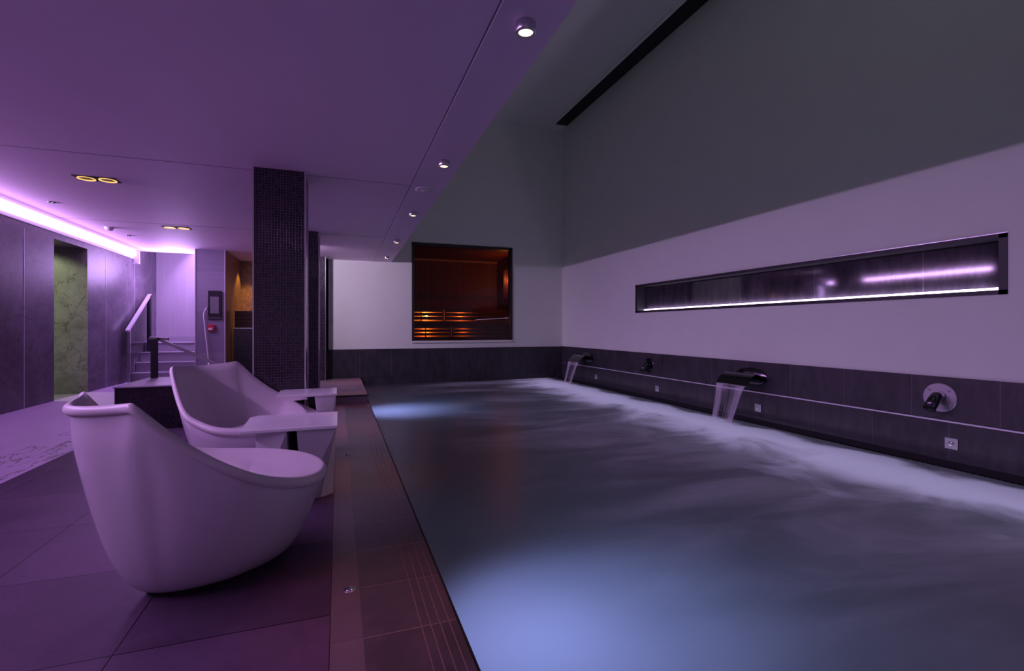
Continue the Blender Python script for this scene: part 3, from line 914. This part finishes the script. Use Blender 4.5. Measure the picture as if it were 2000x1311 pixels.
struct(b.build('wall_sauna', M['sauna_wall']))
b = MB(); b.box(SX0, SX1, YB + 0.17, SY1, SZ1, SZ1 + 0.05)
struct(b.build('ceiling_sauna', M['sauna_ceiling']))
b = MB(); b.box(SX0, SX1, YB + 0.17, SY1, SZ0 - 0.05, SZ0)
struct(b.build('floor_sauna', M['sauna_slat']))
b = MB(); b.box(SX0, SX1, SY1 - 0.02, SY1, SZ1 - 0.05, SZ1)
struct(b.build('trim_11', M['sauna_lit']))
b = MB(); b.box(SX0, SX1, SY1 - 0.04, SY1, 2.02, 2.14)
struct(b.build('trim_12', M['sauna_slat']))

def bench(name, y, z0, z1, depth, label, split):
    r = empty(name, (2.4, y, z0)); r['_abs'] = 1
    # seat boards
    for k in range(4):
        yy = y + 0.02 + k * (depth / 4)
        MB().box(SX0 + 0.02, SX1 - 0.02, yy, yy + depth / 4 - 0.02, z1, z1 + 0.03).build('seat_board', M['sauna_slat'], r)
    hgt = (z1 - z0)
    for (xa, xb) in ((SX0 + 0.02, split - 0.04), (split + 0.04, SX1 - 0.05)):
        for k in range(3):
            zz_ = z0 + 0.02 + k * hgt / 3
            MB().box(xa, xb, y, y + 0.02, zz_ + 0.018, zz_ + hgt / 3 - 0.004).build('front_slat', M['sauna_slat'], r)
    for xx in (split - 0.045, split + 0.015, SX0 + 0.9, SX1 - 0.8, SX0 + 1.6):
        MB().box(xx, xx + 0.03, y + 0.021, y + 0.05, z0, z1).build('upright', M['sauna_slat'], r)
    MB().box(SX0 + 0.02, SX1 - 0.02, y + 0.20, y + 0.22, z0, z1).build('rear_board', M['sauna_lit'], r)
    MB().box(SX0 + 0.02, SX1 - 0.05, y + 0.022, y + 0.03, z0 - 0.16, z0).build('kick_board', M['sauna_slat'], r)
    tag(r, label, 'bench', 'slatted sauna benches')
    return r
bench('sauna_bench', 12.55, 1.38, 1.68, 0.7, 'upper slatted wooden sauna bench lit orange from behind', 2.62)
bench('sauna_bench', 11.85, 0.98, 1.24, 0.62, 'lower slatted wooden sauna bench behind the sauna window', 2.66)
b = MB(); b.box(SX0 + 0.02, SX1 - 0.05, 11.45, 11.8, 0.80, 0.84)
tag(b.build('sauna_footboard', M['sauna_slat']), 'lowest wooden step board below the sauna benches', 'step')
r = empty('bench_lamp', (2.16, 12.60, 1.525))
MB().lathe([(0.0, -0.03), (0.022, -0.022), (0.03, 0.0), (0.022, 0.022), (0.0, 0.03)], axis=(0, 1, 0), n=16, close=False).build('bulb', M['sauna_bulb'], r, smooth=True)
MB().lathe([(0.034, 0.02), (0.034, 0.05), (0.0, 0.052)], axis=(0, 1, 0), n=16, close=False).build('socket', M['frame'], r)
tag(r, 'bright starry orange lamp shining through the upper sauna bench slats', 'lamp')
light('bench_glow', 'POINT', (2.16, 12.67, 1.54), (1.0, 0.40, 0.08), 8, shadow_soft_size=0.03)
light('bench_glow', 'POINT', (3.1, 12.67, 1.54), (1.0, 0.30, 0.05), 2.6, shadow_soft_size=0.03)
light('bench_glow', 'POINT', (2.05, 11.97, 1.12), (1.0, 0.32, 0.05), 4, shadow_soft_size=0.03)
light('bench_glow', 'POINT', (3.0, 11.97, 1.12), (1.0, 0.26, 0.04), 0.8, shadow_soft_size=0.03)
# corner wall lamp with slatted shade
r = empty('sauna_wall_lamp', (SX1 - 0.1, 12.2, 2.3)); r['_abs'] = 1
for k in range(5):
    yy = 11.98 + k * 0.09
    MB().box(SX1 - 0.16, SX1 - 0.13, yy, yy + 0.035, 2.0, 2.75).build('shade_slat', M['sauna_slat'], r)
MB().box(SX1 - 0.16, SX1 - 0.02, 11.96, 12.38, 2.75, 2.78).build('shade_cap', M['sauna_slat'], r)
MB().lathe([(0.0, -0.05), (0.03, -0.03), (0.03, 0.03), (0.0, 0.05)], origin=(SX1 - 0.08, 12.16, 2.5), n=12, close=False).build('bulb', M['sauna_bulb'], r, smooth=True)
tag(r, 'slatted corner lamp glowing at the right of the sauna window', 'lamp')
light('sauna_glow', 'POINT', (SX1 - 0.22, 12.0, 2.45), (1.0, 0.22, 0.03), 5, shadow_soft_size=0.06)

# ================================================================== WATER
b = MB()
nx, ny = 60, 120
ys_ = np.linspace(YN, YB - 0.02, ny)
rows = []
for y in ys_:
    row = []
    for x in np.linspace(XP + 0.012, 5.02, nx):
        f = max(0.0, min(1.0, (x - 3.9) / 0.6)) * max(0.0, min(1.0, (4.95 - x) / 0.15))
        z = ZW + 0.02 * f * (0.6 + 0.4 * math.sin(y * 5.2) * math.sin(x * 7 + y)) + 0.002 * math.sin(x * 5 + y * 3)
        row.append((x, y, z))
    rows.append(row)
b.grid(rows)
tag(b.build('pool_water', M['water'], smooth=True), 'dark misty pool water with pale foam along the right wall', 'water', None, 'stuff')

# ================================================================== CHAIRS
Q = dict(a=0.431, w=0.4952, xs=0.0148, b=0.5, wc=0.3208, bb=0.116, zf=0.471, zc=0.9062, zb=0.8821, p=3.1532,
         cx=-0.0347, rx=0.2705, ry=0.12, n=1.2, m=2.3728, kc=0.4897, ang=0.4969, ps=1.2)
def bez(p0, p1, p2, p3, t):
    p0, p1, p2, p3 = (np.array(p, float) for p in (p0, p1, p2, p3))
    t = t[:, None]
    return (1 - t) ** 3 * p0 + 3 * (1 - t) ** 2 * t * p1 + 3 * (1 - t) * t * t * p2 + t ** 3 * p3
def rim_curve():
    q = Q
    t = np.linspace(0, 1, 29)
    Fp = np.array([q['a'], 0]); Wp = np.array([q['xs'], q['w']]); K = np.array([-q['b'], q['wc']]); B = np.array([-q['b'] - q['bb'], 0])
    k = .55
    A = bez(Fp, Fp + [0, q['w'] * k], Wp + [(q['a'] - q['xs']) * k, 0], Wp, t)
    L = q['xs'] + q['b']
    Dv = np.array([math.cos(q['ang']), math.sin(q['ang'])])
    A2 = bez(Wp, Wp - [L * .4, 0], K + Dv * q['kc'], K, t)
    A3 = bez(K, K - [0, q['wc'] * .35], B + [0, q['wc'] * .4], B, t)
    front = np.vstack([A, A2[1:]])
    xst = q['a'] * q['ps']
    u = np.clip((xst - front[:, 0]) / (xst + q['b']), 0, 1)
    z = q['zf'] + (q['zc'] - q['zf']) * u ** q['p']
    s = np.linspace(0, 1, 29)[1:]
    z3 = q['zc'] + (q['zb'] - q['zc']) * (1 - (1 - s) ** 2)
    h = np.vstack([np.c_[front, z], np.c_[A3[1:], z3]])
    m_ = h[1:-1][::-1].copy(); m_[:, 1] *= -1
    R = np.vstack([h, m_])
    # soften the two back corners slightly
    for _ in range(2):
        R = 0.5 * R + 0.25 * (np.roll(R, 1, 0) + np.roll(R, -1, 0))
    return R
def make_chair():
    q = Q
    R = rim_curve()
    r = empty('lounge_chair')
    ang = np.arctan2(R[:, 1] / q['w'], R[:, 0] / q['a'])
    Bx = q['cx'] + q['rx'] * np.cos(ang); By = q['ry'] * np.sin(ang)
    rows = []
    Rt = R.copy(); Rt[:, 2] -= 0.02
    Rs = [R[:, :2].copy()]
    for _ in range(60):
        Rs.append(0.5 * Rs[-1] + 0.25 * (np.roll(Rs[-1], 1, 0) + np.roll(Rs[-1], -1, 0)))
    R0 = R.copy()
    for v in 1 - (1 - np.linspace(0, 1, 34)) ** 1.6:
        fi = min(60.0, v * 110); i0 = int(fi); i1 = min(60, i0 + 1)
        R = R0.copy(); R[:, :2] = Rs[i0] * (1 - fi + i0) + Rs[i1] * (fi - i0)
        if 0.01 < v < 0.12: R[:, :2] *= 1 - 0.012 * math.sin(v / 0.12 * math.pi)
        h = max(0, (1 - v ** q['n'])) ** (1 / q['m'])
        rows.append(np.c_[Bx + (R[:, 0] - Bx) * h, By + (R[:, 1] - By) * h, Rt[:, 2] * (1 - v) + 0.012 * v])
    R = R0
    sh = MB(); sh.grid([list(map(tuple, rw)) for rw in rows], closed_u=True)
    sh.f.append(tuple(len(sh.v) - len(R) + j for j in range(len(R))))
    sh.build('shell', M['shell'], r, smooth=True)
    # upholstery: rolled rim flowing down into backrest and seat
    cx, cy = 0.02, 0.0
    c = np.array([cx, cy])
    d = R[:, :2] - c
    ln = np.linalg.norm(d, axis=1)
    dn = d / ln[:, None]
    rr = 0.020 + 0.008 * (R[:, 2] < 0.6)
    rr = 0.027 - 0.005 * np.clip((R[:, 2] - 0.5) / 0.4, 0, 1)
    hgt = R[:, 2] - q['zf']
    seat = 0.452
    rows = []
    for a_ in np.linspace(-100, 90, 12):
        ca, sa = math.cos(math.radians(a_)), math.sin(math.radians(a_))
        rows.append(np.c_[R[:, 0] + dn[:, 0] * rr * (ca - 0.45), R[:, 1] + dn[:, 1] * rr * (ca - 0.45), R[:, 2] + rr * (sa - 0.75)])
    top = rows[-1]
    # inward: fraction of radius, seat pan offset towards the front
    pan = np.array([0.03, 0.0])
    for s in (0.05, 0.10, 0.17, 0.25, 0.34, 0.44, 0.54, 0.64, 0.74, 0.84, 0.92, 0.97, 1.0):
        xy = top[:, :2] + (c + pan - top[:, :2]) * s
        # height: tall parts fall in a concave curve to the seat by s ~0.5
        fall = np.clip(s / 0.50, 0, 1)
        tall = np.maximum(hgt, 0)
        k = (1 - fall) ** 1.55
        z = seat + (top[:, 2] - seat) * k
        dome = 0.016 * math.sin(min(1, s / 0.5) * math.pi / 2) * np.clip(1 - tall / 0.10, 0, 1)
        z = z + dome * (1 - fall ** 3 * 0.4) - 0.045 * np.clip((0.0 - xy[:, 0] + 0.1) / 0.35, 0, 1) * fall
        rows.append(np.c_[xy, z])
    up = MB(); up.grid([list(map(tuple, rw)) for rw in rows], closed_u=True)
    up.build('upholstery', M['vinyl'], r, smooth=True)
    # seam where seat meets back
    # plinth
    bb2 = MB()
    rows = []
    for (k, z) in ((1.0, 0.0), (1.0, 0.012), (1.0, 0.02)):
        rows.append([(q['cx'] + 0.31 * k * math.cos(t), 0.17 * k * math.sin(t), z) for t in [2 * math.pi * j / 40 for j in range(40)]])
    bb2.grid(rows, closed_u=True); bb2.f.append(tuple(len(bb2.v) - 40 + j for j in range(40)))
    bb2.build('plinth', M['black'], r)
    return r
ch = make_chair()
ch.location = (-0.5267, 2.7996, 0); ch.rotation_euler = (0, 0, 0.6132)
tag(ch, 'white moulded lounge chair in the foreground, seen from behind', 'chair', 'white lounge chairs beside the pool')
c2 = copy_tree(ch)
c2.location = (-0.6112, 4.322, 0); c2.rotation_euler = (0, 0, -0.5945)
c2['label'] = 'white moulded lounge chair farther back, its hollow seat facing the camera'

# ================================================================== SIDE TABLES
def make_table(W_, D_, H_, full=True):
    """origin at the near right corner; x runs left (negative), y away from the camera"""
    r = empty('side_table')
    tp = MB()
    T0 = [(-0.97 * W_, 0.0), (0.0, 0.0), (0.0, D_), (-0.93 * W_, D_), (-W_, D_ * 0.88)]
    n_ = len(T0)
    tp.v += [(x, y, H_ - 0.022) for x, y in T0] + [(x, y, H_) for x, y in T0]
    tp.f += [tuple(range(n_))[::-1], tuple(range(n_, 2 * n_))]
    for j in range(n_): tp.f.append((j, (j + 1) % n_, n_ + (j + 1) % n_, n_ + j))
    tp.build('table_top', M['white'], r, bevel=0.004)
    zt = H_ - 0.022
    def block(top, bot, name, zb=0.0):
        """faceted block twisting from a square top to a chamfered foot"""
        bm_ = MB()
        k = len(top)
        bm_.v += [(x * W_, y * D_, zt) for x, y in top] + [(x * W_, y * D_, zb) for x, y in bot]
        for j in range(k):
            j2 = (j + 1) % k
            bm_.f.append((j, j2, k + j)); bm_.f.append((j2, k + j2, k + j))
        bm_.f.append(tuple(range(k, 2 * k))); bm_.f.append(tuple(range(k))[::-1])
        return bm_.build(name, M['white'], r, bevel=0.002)
    xl = -0.42 if full else -0.37
    xb = -0.39 if full else -0.25
    block([(xl, 0.025), (-0.013, 0.025), (-0.013, 0.66), (xl, 0.66)],
          [(xb, 0.34), (-0.19, 0.41), (-0.05, 0.54), (xb, 0.66)], 'right_pedestal')
    if full:
        block([(-0.83, 0.09), (-0.52, 0.025), (-0.52, 0.62), (-0.83, 0.62)],
              [(-0.83, 0.23), (-0.52, 0.42), (-0.52, 0.62), (-0.83, 0.62)], 'left_pedestal')
        MB().box(-0.52 * W_, -0.42 * W_, D_ * 0.38, D_ * 0.6, 0.03, zt).build('dark_groove', M['black'], r)
    else:
        block([(-0.86, 0.09), (-0.50, 0.025), (-0.50, 0.66), (-0.86, 0.66)],
              [(-0.78, 0.25), (-0.50, 0.30), (-0.50, 0.60), (-0.78, 0.60)], 'left_wing', H_ - 0.062)
        MB().box(-0.50 * W_, -0.42 * W_, D_ * 0.3, D_ * 0.6, H_ - 0.1, zt).build('dark_groove', M['black'], r)
    return r
tb = make_table(0.60, 0.57, 0.55)
tb.location = (-0.005, 3.44, 0)
tag(tb, 'white angular side table between the two lounge chairs', 'table', 'white angular side tables')
t2 = make_table(0.48, 0.42, 0.64, False)
t2.location = (-0.012, 4.425, 0)
tag(t2, 'white angular side table behind the farther lounge chair, before the wide column', 'table', 'white angular side tables')

for o in scene.objects:
    if '_abs' in o: del o['_abs']
